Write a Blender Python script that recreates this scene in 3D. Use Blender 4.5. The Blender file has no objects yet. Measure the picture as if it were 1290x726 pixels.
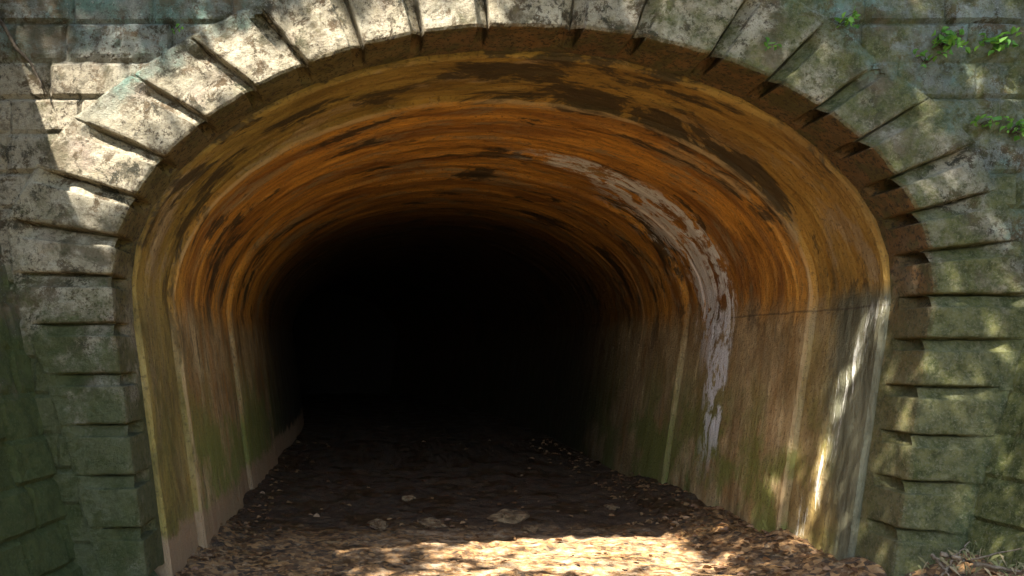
import bpy, bmesh, math, random
from mathutils import Vector, noise
from mathutils.geometry import delaunay_2d_cdt
random.seed(7)
R = math.radians
scene = bpy.context.scene
COL = scene.collection
def N3(x, y, z): return noise.noise(Vector((x, y, z)))
def FB(x, y, z, o=4): return noise.fractal(Vector((x, y, z)), 1.0, 2.0, o)
# photo pixel (1290 wide frame) on the portal face plane Y=0 -> world X, Z   (200 px per metre)
def PX(px): return (px - 470) / 200.0
def PZ(py): return 1.61 - (py - 440) / 200.0

# ------------------------------------------------------------------ materials
class M:
    def __init__(s, name):
        s.m = bpy.data.materials.new(name); s.m.use_nodes = True
        s.t = s.m.node_tree; s.n = s.t.nodes; s.l = s.t.links
        s.b = s.n['Principled BSDF']; s.out = s.n['Material Output']
        s.geo = s.n.new('ShaderNodeNewGeometry')
        s.pos = s.geo.outputs['Position']
    def put(s, sock, v):
        if isinstance(v, bpy.types.NodeSocket): s.l.new(v, sock)
        elif isinstance(v, (tuple, list)) and len(v) == 3 and sock.type == 'RGBA': sock.default_value = (*v, 1)
        else: sock.default_value = v
    def xyz(s, v=None):
        n = s.n.new('ShaderNodeSeparateXYZ'); s.l.new(v or s.pos, n.inputs[0]); return n.outputs
    def comb(s, x, y, z):
        n = s.n.new('ShaderNodeCombineXYZ')
        for i, v in enumerate((x, y, z)): s.put(n.inputs[i], v)
        return n.outputs[0]
    def scale(s, vec, sc):
        n = s.n.new('ShaderNodeMapping'); s.l.new(vec, n.inputs[0]); n.inputs['Scale'].default_value = sc; return n.outputs[0]
    def noise(s, sc, det=5, rough=.6, vec=None, dist=0.0):
        n = s.n.new('ShaderNodeTexNoise'); s.l.new(vec or s.pos, n.inputs['Vector'])
        n.inputs['Scale'].default_value = sc; n.inputs['Detail'].default_value = det
        n.inputs['Roughness'].default_value = rough; n.inputs['Distortion'].default_value = dist
        return n.outputs['Fac']
    def vor(s, sc, vec=None, feat='F1', out='Distance'):
        n = s.n.new('ShaderNodeTexVoronoi'); n.feature = feat; s.l.new(vec or s.pos, n.inputs['Vector'])
        n.inputs['Scale'].default_value = sc; return n.outputs[out]
    def rng(s, v, a, b, c=0.0, d=1.0, smooth=True):
        n = s.n.new('ShaderNodeMapRange'); s.put(n.inputs[0], v)
        if smooth: n.interpolation_type = 'SMOOTHSTEP'
        for i, q in zip((1, 2, 3, 4), (a, b, c, d)): n.inputs[i].default_value = q
        return n.outputs[0]
    def math(s, op, a, b=0.0, clamp=False):
        n = s.n.new('ShaderNodeMath'); n.operation = op; n.use_clamp = clamp
        s.put(n.inputs[0], a); s.put(n.inputs[1], b); return n.outputs[0]
    def mul(s, *a):
        r = a[0]
        for b in a[1:]: r = s.math('MULTIPLY', r, b)
        return r
    def mix(s, f, a, b, mode='MIX'):
        n = s.n.new('ShaderNodeMix'); n.data_type = 'RGBA'; n.blend_type = mode
        s.put(n.inputs[0], f); s.put(n.inputs[6], a); s.put(n.inputs[7], b); return n.outputs[2]
    def bump(s, h, dist, strength=1.0, nrm=None):
        n = s.n.new('ShaderNodeBump'); s.l.new(h, n.inputs['Height'])
        n.inputs['Distance'].default_value = dist; n.inputs['Strength'].default_value = strength
        if nrm: s.l.new(nrm, n.inputs['Normal'])
        return n.outputs[0]
    def fin(s, col, rough=.85, nrm=None, spec=.3):
        s.put(s.b.inputs['Base Color'], col); s.put(s.b.inputs['Roughness'], rough)
        s.put(s.b.inputs['Specular IOR Level'], spec)
        if nrm: s.l.new(nrm, s.b.inputs['Normal'])
        return s.m

def stone_material(name, kind):
    m = M(name); x, y, z = m.xyz()
    big = m.noise(1.3, 4); mid = m.noise(5, 6, .65); fine = m.noise(34, 4, .75); grain = m.noise(120, 3, .7)
    oi = m.n.new('ShaderNodeObjectInfo').outputs['Random']
    if kind == 'cut':
        base = m.mix(m.rng(mid, .35, .65), (.44, .365, .235), (.66, .58, .42))
        base = m.mix(m.rng(m.noise(2.6, 3), .5, .75), base, (.44, .33, .25))
        base = m.mix(m.mul(oi, .35), base, (.27, .25, .19))
    elif kind == 'ashlar':
        base = m.mix(m.rng(mid, .35, .65), (.20, .215, .18), (.33, .34, .29))
        base = m.mix(m.rng(m.noise(2.2, 4), .45, .62), base, (.17, .27, .22))       # mint grey lichen
    else:
        base = m.mix(m.rng(mid, .35, .65), (.065, .06, .034), (.12, .115, .07))
    if kind == 'cut':       # the outer ends weather like the wall beside them
        ao = m.n.new('ShaderNodeAttribute'); ao.attribute_name = 'outer'
        wl = m.mix(m.rng(mid, .35, .65), (.22, .225, .17), (.36, .36, .28))
        wl = m.mix(m.rng(m.noise(2.2, 4), .45, .62), wl, (.18, .27, .21))
        base = m.mix(m.mul(m.rng(m.math('ADD', ao.outputs['Fac'], m.noise(3, 5, .7)), .95, 1.25), m.rng(m.math('ADD', x, m.mul(z, .5)), -.7, .2)), base, wl)
    if kind == 'ashlar': base = m.mix(m.mul(m.rng(x, -1.2, -1.75), m.rng(z, 3.55, 3.35)), base, m.mix(mid, (.36, .30, .2), (.52, .45, .33)))  # sunlit left part of the wall painted in a paler cream
    # dark lichen specks and pits
    sp = m.rng(fine, .50, .62)
    patch = m.rng(m.noise(2.4, 5, .7), .42, .62)
    col = m.mix(m.mul(sp, m.rng(patch, 0, 1, .35, .95)), base, (.075, .055, .035))
    blot = m.noise(6.5, 6, .78, dist=.3)
    col = m.mix(m.mul(m.rng(blot, .49, .58), m.rng(m.noise(1.4, 3), .38, .52)), col, m.mix(m.rng(mid, .4, .6), (.055, .05, .03), (.16, .11, .06)))
    col = m.mix(m.mul(m.rng(grain, .56, .66), .55), col, (.08, .075, .055))
    col = m.mix(m.mul(m.rng(m.noise(90, 2), .62, .72), .5), col, (.62, .58, .48))
    col = m.mix(m.mul(m.rng(m.noise(1.7, 6, .75, dist=.4), .50, .60), .8), col, m.mix(m.rng(mid, .4, .6), (.075, .07, .03), (.17, .125, .07)))
    # moss: more towards the right side, the foot of the wall and the left corner
    mossx = m.rng(x, .6, 2.6, .0, .17)
    mossz = m.rng(z, .2, 2.3, .26, .0)
    mossl = m.mul(m.rng(x, -2.2, -1.3, .17, .10), m.rng(z, 2.6, 1.6))
    mg = m.math('ADD', m.math('ADD', mossx, mossz), mossl)
    mg = m.math('ADD', mg, m.math('ADD', m.noise(3.1, 7, .72), .02))
    mk = m.rng(mg, .56, .80)
    mk = m.mul(mk, .88 if kind != 'wing' else 1.0)
    mosscol = m.mix(m.rng(m.noise(14, 5, .7), .35, .65), (.06, .075, .018), (.18, .18, .055))
    mosscol = m.mix(m.rng(m.noise(60, 3, .7), .5, .65), mosscol, (.20, .20, .10))
    mosscol = m.mix(m.mul(m.rng(x, -.5, -1.6), m.rng(z, 2.6, 1.5), .7), mosscol, (.055, .072, .018))
    col = m.mix(mk, col, mosscol)
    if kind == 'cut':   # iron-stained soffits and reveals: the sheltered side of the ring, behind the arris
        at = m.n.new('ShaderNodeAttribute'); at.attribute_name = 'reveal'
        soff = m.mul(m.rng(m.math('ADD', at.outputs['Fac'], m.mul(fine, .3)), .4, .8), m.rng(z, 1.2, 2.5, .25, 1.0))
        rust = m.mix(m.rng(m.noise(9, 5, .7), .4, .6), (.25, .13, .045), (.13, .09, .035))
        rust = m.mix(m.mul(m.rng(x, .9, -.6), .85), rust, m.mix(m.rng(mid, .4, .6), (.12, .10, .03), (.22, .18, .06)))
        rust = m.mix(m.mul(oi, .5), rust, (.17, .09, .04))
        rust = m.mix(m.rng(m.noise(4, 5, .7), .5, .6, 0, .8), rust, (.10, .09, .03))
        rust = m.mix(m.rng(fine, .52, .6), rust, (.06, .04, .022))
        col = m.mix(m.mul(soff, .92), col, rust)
    h = m.math('ADD', m.mul(m.noise(45, 6, .85), 1.0), m.mul(grain, .5))
    n = m.bump(h, .026, 1.0)
    return m.fin(col, m.rng(mid, .3, .7, .75, .95), n, .25)

def lining_material():
    m = M('iron_stained_concrete'); x, y, z = m.xyz()
    uvn = m.n.new('ShaderNodeUVMap'); uvn.uv_map = 'arc'; uv = uvn.outputs[0]
    u, v, _ = m.xyz(uv)
    wob = m.noise(.8, 3, .5, uv)
    vv = m.math('ADD', v, m.mul(wob, .35))
    arc = m.comb(u, vv, 0.0)
    st1 = m.noise(1.0, 6, .65, m.scale(arc, (.5, 2.6, 1)))          # broad bands round the barrel
    st2 = m.noise(1.0, 6, .70, m.scale(arc, (1.3, 7, 1)))           # board marks
    st3 = m.noise(1.0, 5, .7, m.scale(arc, (3.5, 30, 1)))
    pat = m.noise(1.0, 5, .72, m.scale(arc, (1.3, 3.0, 1)))
    fine = m.noise(30, 4, .7)
    up = m.rng(m.math('ADD', z, m.mul(st1, .5)), 2.0, 2.35)                                          # vault vs wall
    vault = m.mix(m.rng(st1, .38, .60), (.29, .115, .022), (.74, .34, .055))
    vault = m.mix(m.mul(m.rng(st2, .50, .66), .6), vault, (.42, .24, .09))
    vault = m.mix(m.mul(m.rng(st2, .44, .34), .6), vault, (.09, .042, .014))
    # walls: drips run down, brown / olive / tan
    wal = m.mix(m.rng(m.math('ADD', m.mul(m.noise(1.0, 6, .68, m.scale(m.pos, (1.5, 2.4, 1.3))), .78), m.math('ADD', m.mul(st1, .12), m.mul(st2, .10))), .38, .62), (.30, .19, .075), (.64, .47, .24))
    wal = m.mix(m.mul(m.rng(st2, .50, .60), m.rng(x, 1.0, 0, .22, .75)), wal, (.40, .21, .07))
    wal = m.mix(m.mul(m.rng(st2, .46, .36), m.rng(x, 1.0, 0, .30, .8)), wal, (.085, .055, .022))
    wal = m.mix(m.rng(st1, .5, .68, 0, .6), wal, (.46, .22, .06))
    wal = m.mix(m.mul(m.rng(m.noise(1.3, 5, .65), .40, .54), m.rng(z, 1.7, .7), .85), wal, (.20, .22, .045))
    wal = m.mix(m.mul(m.rng(st3, .56, .66), .15), wal, (.06, .038, .02))
    col = m.mix(up, wal, vault)
    # greenish olive film near the daylight, stronger on the first ring
    ol = m.math('MAXIMUM', m.mul(m.rng(y, 1.7, .5), m.rng(m.math('ADD', st1, m.mul(fine, .3)), .42, .75, .25, .95)), m.mul(m.rng(y, 1.27, 1.235), m.rng(st1, .3, .55, .6, .9)))
    col = m.mix(m.mul(ol, m.rng(x, -1, 3, .95, .70)), col, m.mix(m.rng(pat, .4, .6), (.14, .11, .028), (.32, .235, .06)))
    # tan scaled patches and black mould
    tanm = m.rng(m.noise(1.0, 6, .75, m.scale(arc, (.8, 1.9, 1)), .3), .52, .60)
    col = m.mix(m.mul(tanm, m.rng(z, 1.5, 2.3, .35, .8)), col, (.36, .25, .13))
    mbias = m.mul(m.rng(y, 1.3, 1.2), m.rng(z, 2.4, 3.0), .05)
    mould = m.rng(m.math('ADD', mbias, m.noise(1.0, 6, .75, m.scale(m.comb(m.math('ADD', u, 7.3), vv, 0.0), (.75, 1.7, 1)), .35)), .535, .60)
    col = m.mix(m.mul(mould, m.rng(z, 1.3, 2.4, .12, .88)), col, (.042, .030, .016))
    col = m.mix(m.mul(m.rng(fine, .54, .66), .55), col, (.07, .045, .02))
    lip = m.mul(m.rng(m.math('ABSOLUTE', m.math('SUBTRACT', v, 1.265)), .03, .015), m.rng(st2, .4, .55), .7)
    col = m.mix(lip, col, (.46, .31, .15))
    # grey-green weathering of the right reveal near the mouth
    gr = m.mul(m.rng(m.math('ADD', m.math('ADD', y, m.mul(pat, .5)), m.mul(z, -.22)), 1.0, .72), m.rng(x, 2.6, 3.1), m.rng(z, 2.1, 1.95))
    gcol = m.mix(m.rng(st2, .4, .6), (.07, .075, .05), (.20, .20, .13))
    col = m.mix(m.mul(gr, .85), col, gcol)
    # shade of the deep tunnel painted into the colour, darker further in
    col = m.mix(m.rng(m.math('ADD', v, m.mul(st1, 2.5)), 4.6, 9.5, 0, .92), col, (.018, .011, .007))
    crease = m.mul(m.rng(m.math('ABSOLUTE', m.math('ADD', z, m.math('ADD', -1.93, m.mul(m.noise(3, 3), .04)))), .012, .004), m.rng(y, 3.2, 2.9), m.rng(x, 1, 2))
    col = m.mix(m.mul(crease, .5), col, (.05, .03, .015))
    # painted glare streak that follows the joint at 3 m, from the crown down the right wall
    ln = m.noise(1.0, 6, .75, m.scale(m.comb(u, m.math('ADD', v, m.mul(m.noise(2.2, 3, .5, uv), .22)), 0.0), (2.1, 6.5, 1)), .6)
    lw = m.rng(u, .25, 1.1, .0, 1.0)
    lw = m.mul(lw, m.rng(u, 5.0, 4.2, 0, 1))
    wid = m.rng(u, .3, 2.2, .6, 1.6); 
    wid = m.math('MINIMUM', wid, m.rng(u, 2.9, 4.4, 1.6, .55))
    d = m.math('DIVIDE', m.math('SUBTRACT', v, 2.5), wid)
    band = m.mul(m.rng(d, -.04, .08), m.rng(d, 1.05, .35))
    glare = m.mul(band, lw, m.rng(m.noise(3.4, 5, .7), .40, .50), m.rng(m.math('ADD', ln, m.mul(band, .12)), .55, .585))
    col = m.mix(m.math('MULTIPLY', glare, .97, True), col, m.mix(m.rng(st3, .3, .6), (.78, .73, .71), (.96, .94, .92)))
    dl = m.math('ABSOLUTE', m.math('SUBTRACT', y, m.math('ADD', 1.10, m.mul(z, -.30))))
    sunstreak = m.mul(m.rng(m.math('ADD', dl, m.mul(m.noise(1.0, 6, .75, m.scale(arc, (1.3, 11, 1))), .9)), .50, .40), m.rng(x, 2.9, 3.1), m.rng(z, 2.0, 1.8))
    col = m.mix(m.mul(sunstreak, .9), col, (.80, .77, .66))  # sun streak on the right wall painted whiter in the colour
    # mud splash at the foot of the left wall
    foot = m.rng(m.math('ADD', z, m.mul(m.noise(4, 5, .7), .5)), .62, .52)
    foot = m.mul(foot, m.rng(x, 0, -.5))
    col = m.mix(m.mul(foot, .85), col, (.40, .25, .14))
    h = m.math('ADD', m.mul(st3, .6), m.math('ADD', m.mul(st2, .8), m.mul(fine, .8)))
    n = m.bump(h, .03, .8)
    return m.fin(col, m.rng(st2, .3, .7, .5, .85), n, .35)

def ground_material():
    m = M('wet_mud_and_leaf_litter'); x, y, z = m.xyz()
    a = m.noise(2.2, 7, .7); b = m.noise(14, 7, .75); c = m.vor(26, out='Color')
    r = m.xyz(c)[0]
    col = m.mix(m.rng(a, .4, .62), (.10, .05, .02), (.22, .12, .05))
    col = m.mix(m.rng(r, .55, .8), col, (.40, .22, .085))
    col = m.mix(m.rng(r, .3, .1), col, (.07, .045, .026))
    col = m.mix(m.rng(b, .52, .66), col, (.38, .26, .14))
    col = m.mix(m.rng(m.noise(5, 6, .7), .58, .68), col, (.06, .038, .02))
    col = m.mix(m.rng(m.math('ADD', y, m.mul(a, .8)), 2.0, 2.9, 0, .85), col, (.060, .036, .018))  # shade on the deeper floor painted into the mud colour
    sunpatch = m.mul(m.rng(y, 2.3, 1.7), m.rng(m.noise(1.0, 6, .7, m.scale(m.pos, (2.2, 6, 1))), .44, .56), m.rng(x, -.6, .9), m.rng(x, 2.7, 2.3))  # mask that paints the floor paler where the sun patch lies
    col = m.mix(m.mul(sunpatch, .7), col, m.mix(m.rng(b, .4, .6), (.42, .22, .085), (.72, .52, .32)))
    green = m.mul(m.rng(y, -2, -5), m.rng(m.noise(.8, 5), .4, .6))
    col = m.mix(green, col, (.07, .10, .03))
    wet = m.mul(m.rng(a, .52, .42), m.rng(y, -.5, .6))
    n = m.bump(m.math('ADD', b, m.mul(m.noise(45, 4, .7), .6)), .03, .9)
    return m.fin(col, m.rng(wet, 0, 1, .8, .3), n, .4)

def simple(name, cols, sc=20, rough=.8, bump=.01, spec=.3, trans=0):
    m = M(name)
    oi = m.n.new('ShaderNodeObjectInfo').outputs['Random']
    f = m.rng(m.noise(sc, 5, .7), .35, .65)
    col = m.mix(f, cols[0], cols[1])
    if len(cols) > 2: col = m.mix(m.rng(m.geo.outputs['Random Per Island'], .2, .8), col, cols[2])
    mm = m.fin(col, rough, m.bump(m.noise(sc * 2, 5, .7), bump, .8), spec)
    if trans:
        t = m.n.new('ShaderNodeBsdfTranslucent'); m.put(t.inputs[0], col)
        mx = m.n.new('ShaderNodeMixShader'); mx.inputs[0].default_value = trans
        m.l.new(m.b.outputs[0], mx.inputs[1]); m.l.new(t.outputs[0], mx.inputs[2]); m.l.new(mx.outputs[0], m.out.inputs[0])
    return mm

MAT_CUT = stone_material('rusticated_stone', 'cut')
MAT_ASH = stone_material('ashlar_stone', 'ashlar')
MAT_WING = stone_material('mossy_wing_stone', 'wing')
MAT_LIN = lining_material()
MAT_GND = ground_material()
MAT_MORTAR = simple('old_mortar', ((.035, .028, .018), (.09, .075, .05)), 25, .95, .02)
MAT_LEAF = simple('tree_leaf', ((.05, .085, .018), (.09, .13, .03), (.07, .12, .02)), 3, .5, .002, .3, .35)
MAT_WEED = simple('weed_leaf', ((.14, .30, .035), (.24, .46, .07), (.10, .25, .04)), 8, .55, .002, .3, .4)
MAT_BARK = simple('bark', ((.05, .036, .022), (.12, .09, .06)), 18, .9, .03)
MAT_TWIG = simple('dry_twig', ((.12, .085, .05), (.24, .19, .13)), 30, .85, .008)
MAT_LITTER = simple('dead_leaf', ((.085, .038, .015), (.19, .09, .035), (.25, .14, .06)), 12, .6, .004, .4)
MAT_ROCK = simple('fallen_rock', ((.10, .055, .025), (.26, .17, .085)), 9, .85, .03)
MAT_HILL = simple('forest_soil', ((.05, .045, .02), (.07, .10, .03)), 3, .95, .05)
MAT_GRASS = simple('dry_grass', ((.25, .20, .10), (.42, .34, .20), (.20, .20, .08)), 10, .8, .002)

# ------------------------------------------------------------------ object helpers
def mesh_obj(name, verts, faces, mat, parent=None, smooth=False, uvs=None, **props):
    me = bpy.data.meshes.new(name); me.from_pydata([tuple(v) for v in verts], [], faces); me.update()
    if smooth:
        for p in me.polygons: p.use_smooth = True
    if uvs is not None:
        L = me.uv_layers.new(name='arc')
        for i, lp in enumerate(me.loops): L.data[i].uv = uvs[lp.vertex_index]
    me.materials.append(mat)
    o = bpy.data.objects.new(name, me); COL.objects.link(o)
    if parent: o.parent = parent
    for k, v in props.items(): o[k] = v
    return o
def empty(name, loc=(0, 0, 0), **props):
    o = bpy.data.objects.new(name, None); COL.objects.link(o); o.location = loc; o.empty_display_size = .2
    for k, v in props.items(): o[k] = v
    return o
def fix_normals(o):
    bm = bmesh.new(); bm.from_mesh(o.data); bmesh.ops.recalc_face_normals(bm, faces=bm.faces); bm.to_mesh(o.data); bm.free()

# ------------------------------------------------------------------ opening outline
CX, CZ, EA, EB = .94, 2.01, 2.60, 1.64
BL, BR = -1.40, 3.255                      # jamb foot positions at z = 0
def outline(s, inset=0.0):
    """s in [-1,1] arch angle part, beyond that the jambs; returns x,z. s=-1 left springing, s=1 right springing."""
    if -1 <= s <= 1:
        a = s * math.pi / 2
        return CX + (EA - inset) * math.sin(a), CZ + (EB - inset) * math.cos(a)
    t = abs(s) - 1                          # metres below the springing
    k = t / CZ
    if s < 0: return (CX - EA) + (BL - (CX - EA)) * k + inset, CZ - t
    return (CX + EA) + (BR - (CX + EA)) * k - inset, CZ - t
def ellipse_x(z, side):                    # opening edge x at height z on the jamb
    return outline(side * (1 + CZ - z))[0]
def arch_at(px, py):                       # nearest point of the front arris for a pixel on the arch
    x, z = PX(px), PZ(py)
    a = math.atan2((x - CX) / EA, (z - CZ) / EB)
    return Vector((CX + EA * math.sin(a), CZ + EB * math.cos(a)))

def smooth01(a, b, v):
    t = min(1, max(0, (v - a) / (b - a))); return t * t * (3 - 2 * t)
# joints, photo pixels: inner end, outer end
JL = [((0, 731), (124, 731)), ((0, 667), (107, 667)), ((0, 601), (90, 601)), ((0, 536), (72, 536)), ((0, 472), (52, 472)), ((0, 408), (27, 410)), ((0, 347), (12, 345))]
JA = [((143, 297), (5, 276)), ((163, 245), (42, 209)), ((206, 197), (88, 148)), ((266, 152), (163, 93)), ((326, 112), (235, 45)),
      ((391, 84), (320, 3)), ((460, 62), (420, -48)), ((535, 45), (508, -68)), ((617, 34), (604, -82)), ((722, 34), (735, -80)),
      ((800, 47), (838, -58)), ((893, 74), (958, -28)), ((967, 103), (1046, 22)), ((1026, 139), (1112, 75)), ((1076, 180), (1175, 122)),
      ((1118, 226), (1232, 180)), ((1145, 268), (1262, 240)), ((1164, 316), (1300, 302))]
JR = [((0, 372), (1318, 372)), ((0, 428), (1296, 428)), ((0, 488), (1276, 490)), ((0, 549), (1256, 552)), ((0, 608), (1240, 610)), ((0, 669), (1222, 673)), ((0, 733), (1205, 738))]
joints = []
for (a, b), side in [(j, -1) for j in JL] : joints.append((Vector((ellipse_x(PZ(a[1]), side), PZ(a[1]))), Vector((PX(b[0]), PZ(b[1]))), 'quoin'))
for a, b in JA: joints.append((arch_at(*a), Vector((PX(b[0]), PZ(b[1]))), 'voussoir'))
for a, b in JR: joints.append((Vector((ellipse_x(PZ(a[1]), 1), PZ(a[1]))), Vector((PX(b[0]), PZ(b[1]))), 'quoin'))

portal = empty('tunnel_portal', (CX, 0, 0), label='rusticated stone tunnel portal, arch ring of wedge-shaped blocks round the dark mouth', category='tunnel portal')
def child(o):                               # keep world placement under the portal empty
    o.parent = portal; o.location = (-CX, 0, 0); return o

def stone(i, kind, I0, O0, I1, O1, chamfer0):
    """one rusticated block between joint 0 and joint 1. 'low' side is square, 'high' side carries a wide chamfer."""
    seed = i * 7.3
    hgt = (I1 - I0).length
    hi = (O1 - O0).length
    # t samples across the block in metres measured at the arris
    chw = .085; gap = .012
    prof = [(0, .125, .115), (gap * .6, .115, .110), (gap, .018, .012), (gap + .008, .004, .003), (gap + .02, 0, 0)]
    inner_n = 9
    body0, body1 = gap + .02, hgt - chw
    for k in range(1, inner_n): prof.append((body0 + (body1 - body0) * k / inner_n, 0, 0))
    prof += [(body1, 0, 0), (body1 + .008, .004, .003), (body1 + .010, .022, .020), (body1 + .016, .040, .090), (body1 + .045, .060, .108), (hgt - .008, .085, .112), (hgt, .125, .115)]
    if chamfer0:                            # left flank of the arch, walked upward: square side is low
        pass
    else:
        prof = [(hgt - t, d, r) for (t, d, r) in reversed(prof)]
    L0, L1 = (O0 - I0).length, (O1 - I1).length
    rnd = random.Random(i)
    dy = rnd.uniform(-.009, .006)
    verts, faces = [], []
    rows = []
    NB, NF = 5, 22
    prof = [(t, d * (.75 if kind == 'quoin' else 1), r * (.6 if kind == 'quoin' else 1)) for (t, d, r) in prof]
    for (t, d, r) in prof:
        f = t / hgt
        I = I0.lerp(I1, f); O = O0.lerp(O1, f); ax = (O - I).normalized(); Ln = (O - I).length
        path = []
        yb = .41
        for k in range(NB):                 # soffit, back to front, up to just behind the arris
            q = k / (NB - 1)
            yy = yb + (d + .03 - yb) * q
            rr = r * min(1, max(0, (yb - .08 - yy) / .06)) if d > .01 else r
            path.append((I + ax * (rr), yy))
        rf = min(r, .018); path.append((I + ax * (rf + .006), d + .010)); path.append((I + ax * (rf + .022), d + .002))
        for k in range(1, NF + 1):
            q = k / NF
            s_ = .022 + rf + (Ln - .05 - rf) * q
            path.append((I + ax * s_, d * (1 - .93 * smooth01(Ln - .20, Ln - .07, s_ + N3(i, 1.3, 0) * .1))))
        path.append((I + ax * (Ln - .008), .010)); path.append((I + ax * Ln, .035)); path.append((I + ax * Ln, .20))
        row = []
        for (p, yy) in path:
            n1 = FB(p.x * 6 + seed, p.y * 6, yy * 6, 4) * .011 + N3(p.x * 22, p.y * 22 + seed, yy * 22) * .004
            n1 += N3(p.x * 2.2 + seed, p.y * 2.2, 3) * .006
            w = 1 if yy < .40 else 0
            row.append(len(verts))
            nx = N3(p.x * 9, p.y * 9, seed) * .006
            verts.append((p.x + nx * w, yy + (dy + n1) * w, p.y + N3(p.x * 9 + 5, p.y * 9, seed) * .006 * w))
        rows.append(row)
    for a, b in zip(rows, rows[1:]):
        for k in range(len(a) - 1): faces.append((a[k], a[k + 1], b[k + 1], b[k]))
        faces.append((a[-1], a[0], b[0], b[-1]))
    faces.append(tuple(rows[0])); faces.append(tuple(reversed(rows[-1])))
    o = mesh_obj(kind, verts, faces, MAT_CUT, None)
    at = o.data.attributes.new('reveal', 'FLOAT', 'POINT')
    for row in rows:
        for k in range(len(row)): at.data[row[k]].value = 1.0 if k < NB else (.45 if k < NB + 2 else 0)
    at = o.data.attributes.new('outer', 'FLOAT', 'POINT')
    for row in rows:
        for k in range(len(row)): at.data[row[k]].value = max(0, min(1, (k - NB - 8) / (len(row) - NB - 9)))
    fix_normals(o); child(o)
    return o
nj = len(joints)
apex = 16
for i in range(nj - 1):
    I0, O0, k0 = joints[i]; I1, O1, k1 = joints[i + 1]
    kind = 'voussoir' if (k0 == 'voussoir' and k1 == 'voussoir') or i in (6,) or (k1 == 'quoin' and k0 == 'voussoir') else 'quoin'
    stone(i, kind, I0, O0, I1, O1, (I0 + I1).x / 2 < 1.0)

# mortar core behind the blocks
def ring_solid(name, inset0, thick, y0, y1, mat, nseg=96, base=CZ + .1):
    ss = [-(1 + base) + (base) * k / 14 for k in range(14)] + [-1 + 2 * k / nseg for k in range(nseg + 1)] + [1 + base * k / 14 for k in range(1, 15)]
    v, f = [], []
    for s in ss:
        a = outline(s, inset0); b = outline(s, inset0 - thick)
        v += [(a[0], y0, a[1]), (b[0], y0, b[1]), (b[0], y1, b[1]), (a[0], y1, a[1])]
    for k in range(len(ss) - 1):
        q = k * 4; r = q + 4
        for j in range(4): f.append((q + j, q + (j + 1) % 4, r + (j + 1) % 4, r + j))
    f.append((0, 1, 2, 3)); f.append((len(v) - 1, len(v) - 2, len(v) - 3, len(v) - 4))
    o = mesh_obj(name, v, f, mat); fix_normals(o); return o
child(ring_solid('mortar_core', -.125, .62, .135, .39, MAT_MORTAR))

# ------------------------------------------------------------------ ashlar height fields
def ashlar_depth(u, w, ch, bw, seed, off=0.0):
    c = math.floor(w / ch); fw = w / ch - c
    rnd = random.Random(int(c * 131 + seed)); sh = rnd.random() * bw; bwr = bw * rnd.uniform(.8, 1.25)
    uu = (u + sh) / bwr; b = math.floor(uu); fu = uu - b
    e = min(fw * ch, (1 - fw) * ch, fu * bwr, (1 - fu) * bwr)
    rnd2 = random.Random(int(c * 977 + b * 31 + seed)); lift = rnd2.uniform(-.010, .012)
    e += N3(u * 14, w * 14, seed) * .006
    g = 1 - min(1, max(0, (e - .004) / .014))
    return lift * (1 - g) - g * .028
# spandrel wall: sheet of blocks at Y~.05
def spandrel():
    stp = .025; x0, x1, z0, z1 = -3.2, 5.2, -.1, 4.9
    nx, nz = int((x1 - x0) / stp), int((z1 - z0) / stp)
    idx, verts, faces = {}, [], []
    P = []
    for I, O, k in joints:
        q = I + (O - I) * max(.3, 1 - .09 / (O - I).length); P.append((q.x, q.y))
    P = [(P[0][0], -1)] + P + [(P[-1][0], -1)]
    def inside(x, z):
        c = False
        for (ax, az), (bx, bz) in zip(P, P[1:] + P[:1]):
            if (az > z) != (bz > z) and x < (bx - ax) * (z - az) / (bz - az) + ax: c = not c
        return c
    for i in range(nx + 1):
        for j in range(nz + 1):
            x, z = x0 + i * stp, z0 + j * stp
            if inside(x, z): continue
            d = ashlar_depth(x, z - PZ(28) + 5 * .235 * 20, .235, .42, 5) + FB(x * 4, z * 4, 1, 4) * .014 + N3(x * 17, 2, z * 17) * .005
            idx[i, j] = len(verts); verts.append((x, .014 - d, z))
    for i in range(nx):
        for j in range(nz):
            q = [(i, j), (i + 1, j), (i + 1, j + 1), (i, j + 1)]
            if all(k in idx for k in q): faces.append(tuple(idx[k] for k in q))
    return mesh_obj('spandrel_masonry', verts, faces, MAT_ASH, None)
sp = spandrel()
md = sp.modifiers.new('thick', 'SOLIDIFY'); md.thickness = .35; md.offset = -1
child(sp)
# coping above the frame
cv, cf = [], []
for k in range(85):
    x = -3.2 + k * .1
    for (yy, zz) in ((-.10, 4.9), (-.12, 5.02), (-.08, 5.14), (.5, 5.18), (.5, 4.9)):
        cv.append((x, yy + N3(x * 3, zz, 2) * .015, zz + N3(x * 3, yy, 7) * .012))
for k in range(84):
    for j in range(5): cf.append((k * 5 + j, k * 5 + (j + 1) % 5, k * 5 + 5 + (j + 1) % 5, k * 5 + 5 + j))
cf += [(0, 1, 2, 3, 4), (424, 423, 422, 421, 420)]
co = mesh_obj('coping', cv, cf, MAT_ASH); fix_normals(co); child(co)

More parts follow.
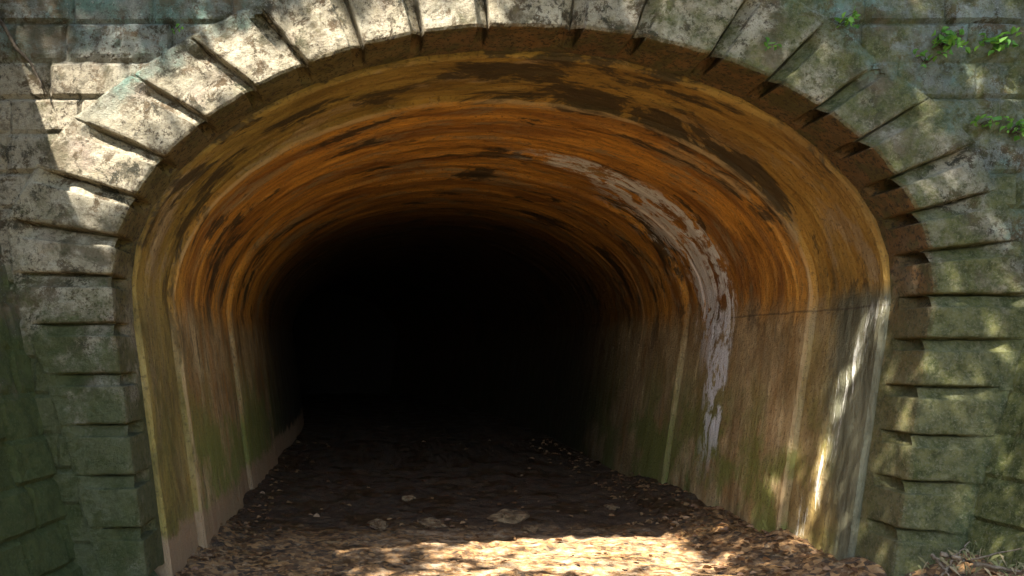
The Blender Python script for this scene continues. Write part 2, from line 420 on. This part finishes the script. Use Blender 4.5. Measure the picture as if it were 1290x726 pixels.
# wing walls
def wing(side, label):
    verts, faces = [], []
    stp = .03; nl, nz = int(4.6 / stp), int(4.9 / stp)
    def height(l): return 4.7 - max(0, l - .6) * .85
    def basex(l, z):
        if side < 0: return -1.80 - .145 * l - .25 * z
        return 3.62 + .05 * l + .30 * z
    top = {}
    for i in range(nl + 1):
        l = -.25 + i * stp; H = max(.8, height(l))
        for j in range(nz + 1):
            z = -.15 + (H + .15) * j / nz
            d = ashlar_depth(l + 11, z, .27, .40, 40 if side < 0 else 80) * 1.1 + FB(l * 4, z * 4, side, 4) * .016 + N3(l * 15, z * 15, 1) * .006
            verts.append((basex(l, z) - side * d, -l, z))
    for i in range(nl):
        for j in range(nz):
            a = i * (nz + 1) + j; faces.append((a, a + 1, a + nz + 2, a + nz + 1))
    n0 = len(verts)
    for i in range(nl + 1):                 # thickness: back edge
        l = -.25 + i * stp; H = max(.8, height(l))
        verts.append((basex(l, H) + side * .45, -l, H)); verts.append((basex(l, 0) + side * 1.2, -l, -.15))
    for i in range(nl):
        a = n0 + 2 * i; t0 = i * (nz + 1) + nz; t1 = t0 + nz + 1
        faces.append((t0, a, a + 2, t1)); faces.append((a, a + 1, a + 3, a + 2))
    e = nl * (nz + 1)
    faces.append(tuple([e + j for j in range(nz + 1)] + [n0 + 2 * nl, n0 + 2 * nl + 1]))
    o = mesh_obj('wing_wall', verts, faces, MAT_WING, None, label=label, category='retaining wall')
    fix_normals(o); return o
wing(-1, 'dark mossy wing wall of coursed blocks at the left edge beside the portal')
wing(1, 'grey green wing wall of coursed blocks at the lower right, above the twigs')

# ------------------------------------------------------------------ tunnel lining
lining = empty('tunnel_lining', (CX, .45, 0), label='rust-orange concrete barrel lining running back into the dark tunnel', category='tunnel lining')
def bend(y): return -.012 * max(0, y - 9) ** 2
def lining_ring(y0, y1, inset, stepy):
    base = CZ + .12
    ds = .035 if y0 < 6 else .09
    perim = 1.0
    ss = []
    nb = int(base / ds)
    ss += [-(1 + base) + base * k / nb for k in range(nb)]
    na = int(6.8 / ds); ss += [-1 + 2 * k / na for k in range(na + 1)]
    ss += [1 + base * k / nb for k in range(1, nb + 1)]
    # arc length from the crown
    pts = [outline(s, inset) for s in ss]
    mid = min(range(len(ss)), key=lambda k: abs(ss[k]))
    al = [0] * len(ss)
    for k in range(mid + 1, len(ss)): al[k] = al[k - 1] + math.dist(pts[k], pts[k - 1])
    for k in range(mid - 1, -1, -1): al[k] = al[k + 1] - math.dist(pts[k], pts[k + 1])
    ny = max(2, int((y1 - y0) / stepy))
    ys = [y0 + (y1 - y0) * j / ny for j in range(ny + 1)]
    verts, faces, uvs = [], [], []
    W = len(ys) + 2
    for k, s in enumerate(ss):
        o1 = outline(s, inset - .30)
        nrm = Vector((pts[k][0] - o1[0], pts[k][1] - o1[1])).normalized()
        verts.append((o1[0] + bend(y0), y0, o1[1])); uvs.append((al[k], y0 - .3))
        for j, yy in enumerate(ys):
            u = al[k]
            d = FB(u * .7, yy * 5, 3, 5) * .014 + N3(u * .35, yy * 17, 9) * .003 + N3(u * 5, yy * 9, 4) * .006
            d += (abs(N3(u * .2, math.floor(yy / .16) * 3.3, 1)) * .02)
            d *= .35 + .65 * smooth01(1.6, 2.4, pts[k][1])
            if j == 0: d -= .012 + abs(N3(u * 3, y0, 0)) * .02
            p = (pts[k][0] + nrm.x * d, pts[k][1] + nrm.y * d)
            yv = yy + (N3(u * 2.3, y0 * 7, 5) * .018 if j == 0 else 0)
            verts.append((p[0] + bend(yy), yv, p[1])); uvs.append((u, yy))
        verts.append((o1[0] + bend(y1), y1, o1[1])); uvs.append((al[k], y1))
    for k in range(len(ss) - 1):
        for j in range(W - 1):
            a = k * W + j; faces.append((a, a + 1, a + W + 1, a + W))
        a = k * W; faces.append((a + W - 1, a, a + W, a + 2 * W - 1))
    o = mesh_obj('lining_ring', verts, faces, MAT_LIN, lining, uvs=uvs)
    fix_normals(o)
    o.location = (-CX, -.45, 0); return o
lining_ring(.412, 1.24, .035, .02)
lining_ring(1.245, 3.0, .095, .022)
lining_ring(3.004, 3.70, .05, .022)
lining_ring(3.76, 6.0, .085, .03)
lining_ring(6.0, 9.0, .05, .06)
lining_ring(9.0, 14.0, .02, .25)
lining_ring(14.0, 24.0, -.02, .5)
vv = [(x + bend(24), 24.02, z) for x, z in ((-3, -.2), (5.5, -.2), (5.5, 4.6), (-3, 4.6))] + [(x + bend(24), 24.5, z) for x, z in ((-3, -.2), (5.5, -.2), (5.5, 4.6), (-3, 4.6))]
ec = mesh_obj('dark_end_cap', vv, [(0, 1, 2, 3), (7, 6, 5, 4), (0, 4, 5, 1), (1, 5, 6, 2), (2, 6, 7, 3), (3, 7, 4, 0)], simple('near_black_cap', ((.006, .005, .004), (.015, .012, .01))), lining); ec.location = (-CX, -.45, 0)  # added cap shuts out light at the far end, near-black for darkness

# ------------------------------------------------------------------ ground
def gh(x, y):
    xx = x - bend(y)
    h = FB(x * .9, y * .9, 2, 3) * .03
    near = 1 - smooth01(6, 12, abs(y)) 
    h += FB(x * 5, y * 5, 6, 4) * .022 * near + N3(x * 17, y * 17, 3) * .010 * near
    rb = smooth01(2.35, 3.3, xx) * (.17 + FB(x * 3, y * 2.2, 4, 3) * .07) * (1 - smooth01(3, 6, y))
    rb += smooth01(3.25, 3.9, xx) * .22 * (1 - smooth01(-.1, .3, y)) * near
    lb = (1 - smooth01(-1.45, -1.05, xx)) * (.05 + abs(FB(x * 3, y * 3, 9, 3)) * .06) * near
    h += rb + lb
    return h
def grid_lines(lo, hi, fine_lo, fine_hi, st):
    r = []
    v = fine_lo
    while v <= fine_hi: r.append(v); v += st
    g = st; v = r[-1]
    while v < hi: g *= 1.25; v += g; r.append(v)
    g = st; v = r[0]
    while v > lo: g *= 1.25; v -= g; r.insert(0, v)
    return r
xs = grid_lines(-250, 250, -2.3, 4.3, .028); ys = grid_lines(-250, 250, -1.2, 5.5, .032)
gv = [(x, y, gh(x, y) if abs(x) < 20 and abs(y) < 30 else 0) for x in xs for y in ys]
ny = len(ys)
gf = [(i * ny + j, (i + 1) * ny + j, (i + 1) * ny + j + 1, i * ny + j + 1) for i in range(len(xs) - 1) for j in range(ny - 1)]
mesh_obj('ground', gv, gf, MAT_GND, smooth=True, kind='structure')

# cutting slopes and the hill over the tunnel
def hill():
    xs = [-40 + i * .8 for i in range(106)]; ys = [-30 + j * .8 for j in range(100)]
    def h(x, y):
        side = max(0, -2.6 - x, x - 4.9)
        if y > .3: return 4.75 + (y - .3) * .45 + N3(x * .3, y * .3, 0) * .5 * min(1, y / 3)
        l = -y; cap = max(.6, 4.6 - max(0, l - .6) * .85) - .15
        if side <= 0: return -1.5
        return min(cap + side * .55, 8) + N3(x * .5, y * .5, 3) * .25 * min(1, side)
    xs = sorted(xs + [-2.75, -2.6, 4.9, 5.05]); ys = sorted(ys + [.22, .42])
    v = [(x, y, h(x, y)) for x in xs for y in ys]; n = len(ys)
    f = []
    for i in range(len(xs) - 1):
        for j in range(n - 1):
            xm, ym = (xs[i] + xs[i + 1]) / 2, (ys[j] + ys[j + 1]) / 2
            if ym < .43 and -2.85 < xm < 5.0: continue
            f.append((i * n + j, (i + 1) * n + j, (i + 1) * n + j + 1, i * n + j + 1))
    return mesh_obj('hill', v, f, MAT_HILL, smooth=True, kind='structure')
hill()

# ------------------------------------------------------------------ leaf shapes
def add_leaf(verts, faces, p, size, rnd, up=0.6, flat=False):
    yaw = rnd.uniform(0, 6.283); t = rnd.uniform(-.25, .25) if flat else rnd.uniform(-1.2, 1.2)
    d = Vector((math.cos(yaw) * math.cos(t), math.sin(yaw) * math.cos(t), math.sin(t)))
    n = Vector((rnd.gauss(0, .35 if flat else .7), rnd.gauss(0, .35 if flat else .7), 1)).normalized()
    s = d.cross(n).normalized(); n = s.cross(d)
    w = size * rnd.uniform(.26, .4); c = rnd.uniform(.05, .3) * size
    b = len(verts)
    for q in (p, p + d * size * .35 + s * w + n * c, p + d * size * .7 + s * w * .7 + n * c, p + d * size + n * rnd.uniform(-.1, .1) * size,
              p + d * size * .7 - s * w * .7 + n * c, p + d * size * .35 - s * w + n * c, p + d * size * .5):
        verts.append(q)
    faces += [(b, b + 1, b + 6), (b + 1, b + 2, b + 6), (b + 2, b + 3, b + 6), (b + 3, b + 4, b + 6), (b + 4, b + 5, b + 6), (b + 5, b, b + 6)]
def tube(verts, faces, pts, rads, n=7):
    rows = []
    for k, p in enumerate(pts):
        a = pts[max(0, k - 1)]; c = pts[min(len(pts) - 1, k + 1)]; d = (c - a).normalized()
        s = d.orthogonal().normalized(); t = d.cross(s); row = []
        for j in range(n):
            an = 6.2832 * j / n; row.append(len(verts)); verts.append(p + (s * math.cos(an) + t * math.sin(an)) * rads[k])
        rows.append(row)
    for a, b in zip(rows, rows[1:]):
        for j in range(n): faces.append((a[j], a[(j + 1) % n], b[(j + 1) % n], b[j]))
    faces.append(tuple(reversed(rows[0]))); faces.append(tuple(rows[-1]))

# ------------------------------------------------------------------ litter on the ground
rnd = random.Random(3)
lv, lf = [], []
for k in range(3600):
    y = rnd.uniform(-1.0, 4.5) if rnd.random() < .8 else rnd.uniform(4.5, 9)
    if rnd.random() < .62: x = rnd.choice((rnd.gauss(3.0, .3), rnd.gauss(3.0, .35), rnd.gauss(-1.25, .15)))
    else: x = rnd.uniform(-1.5, 3.6)
    lo, hi = (-1.36, 3.18) if y > -.02 else (-1.75, 3.6)
    if not lo < x < hi: continue
    if N3(x * 1.6, y * 1.6, 8) < .05 and rnd.random() < .85 and x < 2.5: continue
    if y > 2.4 and rnd.random() < .55: continue
    add_leaf(lv, lf, Vector((x, y, gh(x, y) + rnd.uniform(.002, .02))), rnd.uniform(.025, .075), rnd, flat=True)
mesh_obj('fallen_leaves', lv, lf, MAT_LITTER, kind='stuff')
gv2, gf2 = [], []
for k in range(420):
    x, y = rnd.gauss(3.72, .22), rnd.uniform(-1.1, -.05)
    if x < 3.35: continue
    p = Vector((x, y, gh(x, y) - .01)); h_ = rnd.uniform(.02, .09); a = rnd.uniform(0, 6.28); ln = rnd.uniform(.3, 1.3)
    q = p + Vector((math.cos(a) * h_ * ln, math.sin(a) * h_ * ln, h_)); s = Vector((-math.sin(a), math.cos(a), 0)) * .0025
    b = len(gv2); gv2 += [p - s, p + s, p.lerp(q, .6) + Vector((0, 0, .02)) + s * .7, q, p.lerp(q, .6) + Vector((0, 0, .02)) - s * .7]
    gf2.append((b, b + 1, b + 2, b + 3, b + 4))
mesh_obj('dry_grass', gv2, gf2, MAT_GRASS, kind='stuff')

# rocks on the tunnel floor.  (px, py, radius px-at-face, label)
def floor_point(px, py, dz=0.0):
    r = (py - 440) / 322.0; y = 5 / r - 5
    return Vector(((px - 470) / 200 / r, y, 0))
rocks = [(545, 662, .10, 'largest pale stone at the left of the two middle rocks on the dark tunnel floor'),
         (476, 664, .085, 'low brown rock on the tunnel floor, left end of the row of stones'),
         (640, 655, .15, 'broad flat mossy rock just behind the sunlit patch of floor'),
         (668, 667, .07, 'small round stone touching the sunlit patch beside the broad flat rock'),
         (515, 628, .06, 'small stone deeper in the tunnel behind the left rocks'),
         (770, 640, .06, 'small grey stone on the dark floor towards the right wall')]
for i, (px, py, rad, lab) in enumerate(rocks):
    c = floor_point(px, py); c.z = gh(c.x, c.y) + rad * .12
    bm = bmesh.new(); bmesh.ops.create_icosphere(bm, subdivisions=4, radius=1)
    for v in bm.verts:
        n = FB(v.co.x * 1.2 + i * 5, v.co.y * 1.2, v.co.z * 1.2, 4) * .45
        v.co = v.co * (1 + n); v.co.x *= rad * 1.25; v.co.y *= rad; v.co.z *= rad * .5
    me = bpy.data.meshes.new('rock'); bm.to_mesh(me); bm.free(); me.materials.append(MAT_ROCK)
    o = bpy.data.objects.new('rock', me); COL.objects.link(o); o.location = c; o.rotation_euler.z = i * 1.7
    o['label'] = lab; o['category'] = 'rock'; o['group'] = 'stones on the tunnel floor'

# twigs, lower right
def twig(pts, r, label, name='twig'):
    v, f = [], []
    pp = []
    for a, b in zip(pts, pts[1:]):
        for k in range(6): pp.append(a.lerp(b, k / 6) + Vector((N3(a.x + k, 1, 2), N3(a.x + k, 5, 2), N3(a.x + k, 9, 2))) * .012)
    pp.append(pts[-1])
    tube(v, f, pp, [r * (1 - .6 * k / len(pp)) for k in range(len(pp))])
    o = mesh_obj(name, v, f, MAT_TWIG, smooth=True, label=label, category='twig', group='dry twigs in the right corner')
    fix_normals(o)
def V(px, py, y): r = 5 / (5 + y); return Vector(((px - 470) / 200 / r, y, 1.61 - (py - 440) / 200 / r))
twig([V(1186, 698, -.30), V(1230, 710, -.42), V(1292, 722, -.5)], .016, 'thick pale fallen stick lying across the lower right corner')
twig([V(1174, 699, -.16), V(1186, 712, -.28), V(1196, 726, -.4)], .012, 'short dark stick leaning on the last block at lower right')
twig([V(1186, 726, -.30), V(1205, 700, -.18), V(1222, 682, -.10)], .007, 'thin upright twig left of the thick pale stick')
twig([V(1225, 705, -.5), V(1262, 696, -.40), V(1292, 690, -.45)], .006, 'thin horizontal twig above the thick pale stick')

# weeds in the joints of the upper right wall
def weed(px, py, n, spread, size, label):
    base = Vector((PX(px), .03, PZ(py)))
    r = random.Random(int(px))
    e = empty('weed', base, label=label, category='weed', group='small weeds growing from the wall joints')
    v, f, sv, sf = [], [], [], []
    for k in range(n):
        tip = Vector((r.gauss(0, spread * .5), -abs(r.gauss(.05, .035)) - .02, r.gauss(.01, spread * .28)))
        tube(sv, sf, [Vector((0, .02, 0)), tip * .5 + Vector((0, 0, .015)), tip], [.003, .0022, .0015], 5)
        for q in range(3): add_leaf(v, f, tip * r.uniform(.6, 1.1) + Vector((r.gauss(0, .015), -.01, r.gauss(0, .012))), size * r.uniform(.6, 1.2), r)
    mesh_obj('leaves', v, f, MAT_WEED, e); mesh_obj('stem', sv, sf, MAT_BARK, e)
weed(1190, 56, 14, .10, .055, 'bright green weed tuft on the upper right wall, left one of the top pair')
weed(1252, 54, 13, .11, .055, 'bright green weed tuft nearest the top right corner of the wall')
weed(1060, 30, 8, .09, .045, 'small green weed at the outer end of the arch blocks near the top')
weed(1172, 78, 7, .09, .04, 'sparse dull weed just below the bright pair of tufts')
weed(1276, 166, 10, .10, .05, 'leafy weed at the right edge of the photo below the bright tufts')
weed(1236, 160, 6, .08, .04, 'thin trailing weed on the wall beside the right edge weed')
weed(972, 62, 5, .05, .04, 'tiny green weed on an arch block at upper right')
weed(222, 36, 3, .07, .03, 'dark green weed at the outer end of the upper left arch blocks')

# creeping stem at upper left
v, f = [], []
pts = [Vector((PX(a), -.02, PZ(b))) for a, b in ((-30, -10), (5, 32), (22, 62), (40, 80), (52, 104), (58, 120))]
tube(v, f, pts, [.014, .013, .011, .010, .007, .003])
vine = mesh_obj('creeper', v, f, MAT_BARK, smooth=True, label='dark bare creeper stem running down the wall in the upper left corner', category='creeper')
v, f = [], []
r_ = random.Random(4)
for k in range(9):
    p = pts[0].lerp(pts[1], r_.random()) if k < 12 else pts[1].lerp(pts[2], r_.random())
    add_leaf(v, f, p + Vector((r_.gauss(0, .05), -.03, r_.gauss(0, .04))), .05, r_)
mesh_obj('leaves', v, f, MAT_WEED, vine)

# ------------------------------------------------------------------ unseen tree added for shade, crown gaps cut to the sun patches
SD = Vector((.5, .5, -1.0))                # sun travels this way
def blob(px, py, cx, cy, rx, ry, ang=0):
    dx, dy = px - cx, py - cy; c, s = math.cos(ang), math.sin(ang)
    return ((dx * c + dy * s) / rx) ** 2 + ((-dx * s + dy * c) / ry) ** 2
def open_fraction(x, z):
    """how open the crown is along the ray that reaches this point of the portal plane (0 closed .. 1 open)"""
    px, py = 470 + x * 200, 440 - (z - 1.61) * 200
    o = 0.0
    wob = N3(x * 1.7, z * 1.7, 5) * .5
    # sunlit upper left of the arch ring
    inring = ((x - CX) / (EA - .02)) ** 2 + ((z - CZ) / (EB - .02)) ** 2 > 1
    if z < CZ: inring = not (ellipse_x(z, -1) + .03 < x < ellipse_x(z, 1) - .03) or z < 0
    if inring and px < 650 and z > .9:
        if px < 640 and py < 340:
            e = smooth01(8, 45, px - max(0, py - 140) * .20)
            e *= 1 - smooth01(215, 330, py + wob * 60)
            e *= smooth01(-12, 25, py - 84 + px * .2 + wob * 25)
            o = max(o, e)
        if 120 < px < 168 and 380 < py < 520: o = max(o, .75)
    if not inring or (CX - EA < x < CX + EA and py > 60 and z < CZ + 1.6):
        pass
    if not inring:
        # through the mouth onto the tunnel floor (plane point = X - Y, 2Y)
        Y = z / 2; X = x + Y
        fx = smooth01(-.3, 1.5, X) * (1 - smooth01(2.35, 2.75, X))
        fy = smooth01(.35 - .05 * X, .5 - .05 * X, Y)
        fy2 = 1.0
        o = max(o, min(.60 + .34 * smooth01(.6, 1.3, Y) * smooth01(.2, 1.2, X), fx * (.55 + .45 * fy)))
        # streak on the right wall
        for (ax, az), (bx, bz) in (((1048, 165), (972, 214)), ((972, 214), (930, 380))):
            L2 = (bx - ax) ** 2 + (bz - az) ** 2; t = min(1, max(0, ((px - ax) * (bx - ax) + (py - az) * (bz - az)) / L2))
            if math.hypot(px - ax - t * (bx - ax), py - az - t * (bz - az)) < 24: o = max(o, 1.0)
    if 1100 < px < 1190 and (440 < py < 475 or 492 < py < 520): o = max(o, .9 * (1 - min(1, blob(px, py, 1150, 475, 45, 50))) + .1)
    if z < -1.2: o = max(o, .55)
    return o
def shade_tree():
    t = empty('added_shade_tree', (-5.5, -5.5, 0), label='unseen leafy tree added over the cutting, crown gaps shaped for the sun patches', category='tree')
    tv, tf = [], []
    base = Vector((-5.5, -5.5, 0)); top = Vector((-3.4, -4.2, 6.0))
    pts = [base.lerp(top, k / 6) + Vector((N3(k, 0, 0) * .2, N3(0, k, 0) * .2, 0)) for k in range(7)]
    pts = [p - base for p in pts]
    tube(tv, tf, pts, [.34, .28, .25, .22, .19, .16, .12], 12)
    r = random.Random(9)
    for k in range(9):
        a = pts[3 + k % 4]; x, z = r.uniform(2.3, 6), r.uniform(.2, 3.6)
        h = r.uniform(6.5, 8)
        e = Vector((x, 0, z)) - SD * h - base
        mid = a.lerp(e, .5) + Vector((0, 0, .7))
        tube(tv, tf, [a, a.lerp(mid, .5), mid, mid.lerp(e, .5) + Vector((0, 0, .2)), e], [.08, .06, .045, .03, .012], 7)
    mesh_obj('trunk', tv, tf, MAT_BARK, t, smooth=True)
    v, f = [], []
    n = 0
    for k in range(60000):
        x, z = r.uniform(-4.6, 6.6), r.uniform(-5.5, 5.4)
        h = 6.3 + N3(x * .6, z * .6, 2) * 2.2 + r.uniform(-1.4, 1.4)
        h = max(h, (4.5 - z) / 1.225 + .3 + r.uniform(0, .8))
        o = open_fraction(x, z)
        dap = .5 + .9 * N3(x * 3.8, z * 3.8, 1) + N3(x * 10, z * 10, 4) * .4
        if o > .02 and dap < o * 1.25 + .05 : continue  # leaves left out so sun reaches the chosen patches
        if n > 30000: break
        p = Vector((x, 0, z)) - SD * h - base
        add_leaf(v, f, p, r.uniform(.09, .15), r); n += 1
    mesh_obj('crown', v, f, MAT_LEAF, t)
    print('crown leaves', n)
shade_tree()

# ------------------------------------------------------------------ light
w = bpy.data.worlds.new('World'); scene.world = w; w.use_nodes = True
nt = w.node_tree; bg = nt.nodes['Background']
sky = nt.nodes.new('ShaderNodeTexSky'); sky.sky_type = 'NISHITA'; sky.sun_disc = False
to_sun = -SD.normalized()
el = math.asin(to_sun.z)
sky.sun_elevation = el; sky.sun_rotation = math.atan2(to_sun.x, to_sun.y)
nt.links.new(sky.outputs[0], bg.inputs[0]); bg.inputs[1].default_value = .15
ld = bpy.data.lights.new('Sun', 'SUN'); ld.energy = 5.0; ld.angle = R(.53); ld.color = (1, .95, .86)
lo = bpy.data.objects.new('Sun', ld); COL.objects.link(lo); lo.rotation_euler = SD.to_track_quat('-Z', 'Y').to_euler(); lo.location = (-8, -8, 16)

# ------------------------------------------------------------------ camera
cd = bpy.data.cameras.new('Camera'); cam = bpy.data.objects.new('Camera', cd); COL.objects.link(cam)
cam.location = (0, -5, 1.61); cam.rotation_euler = (R(90), 0, 0)
cd.sensor_width = 36; cd.lens = 36 * 1000 / 1290
cd.shift_x = (645 - 470) / 1290; cd.shift_y = (440 - 363) / 1290
cd.clip_end = 600; cd.clip_start = .05
scene.camera = cam
scene.cycles.max_bounces = 6; scene.cycles.diffuse_bounces = 4; scene.cycles.glossy_bounces = 2; scene.cycles.transmission_bounces = 2
vs = scene.view_settings; vs.view_transform = 'Standard'; vs.look = 'None'; vs.exposure = 2.15; vs.gamma = 1; vs.use_curve_mapping = False
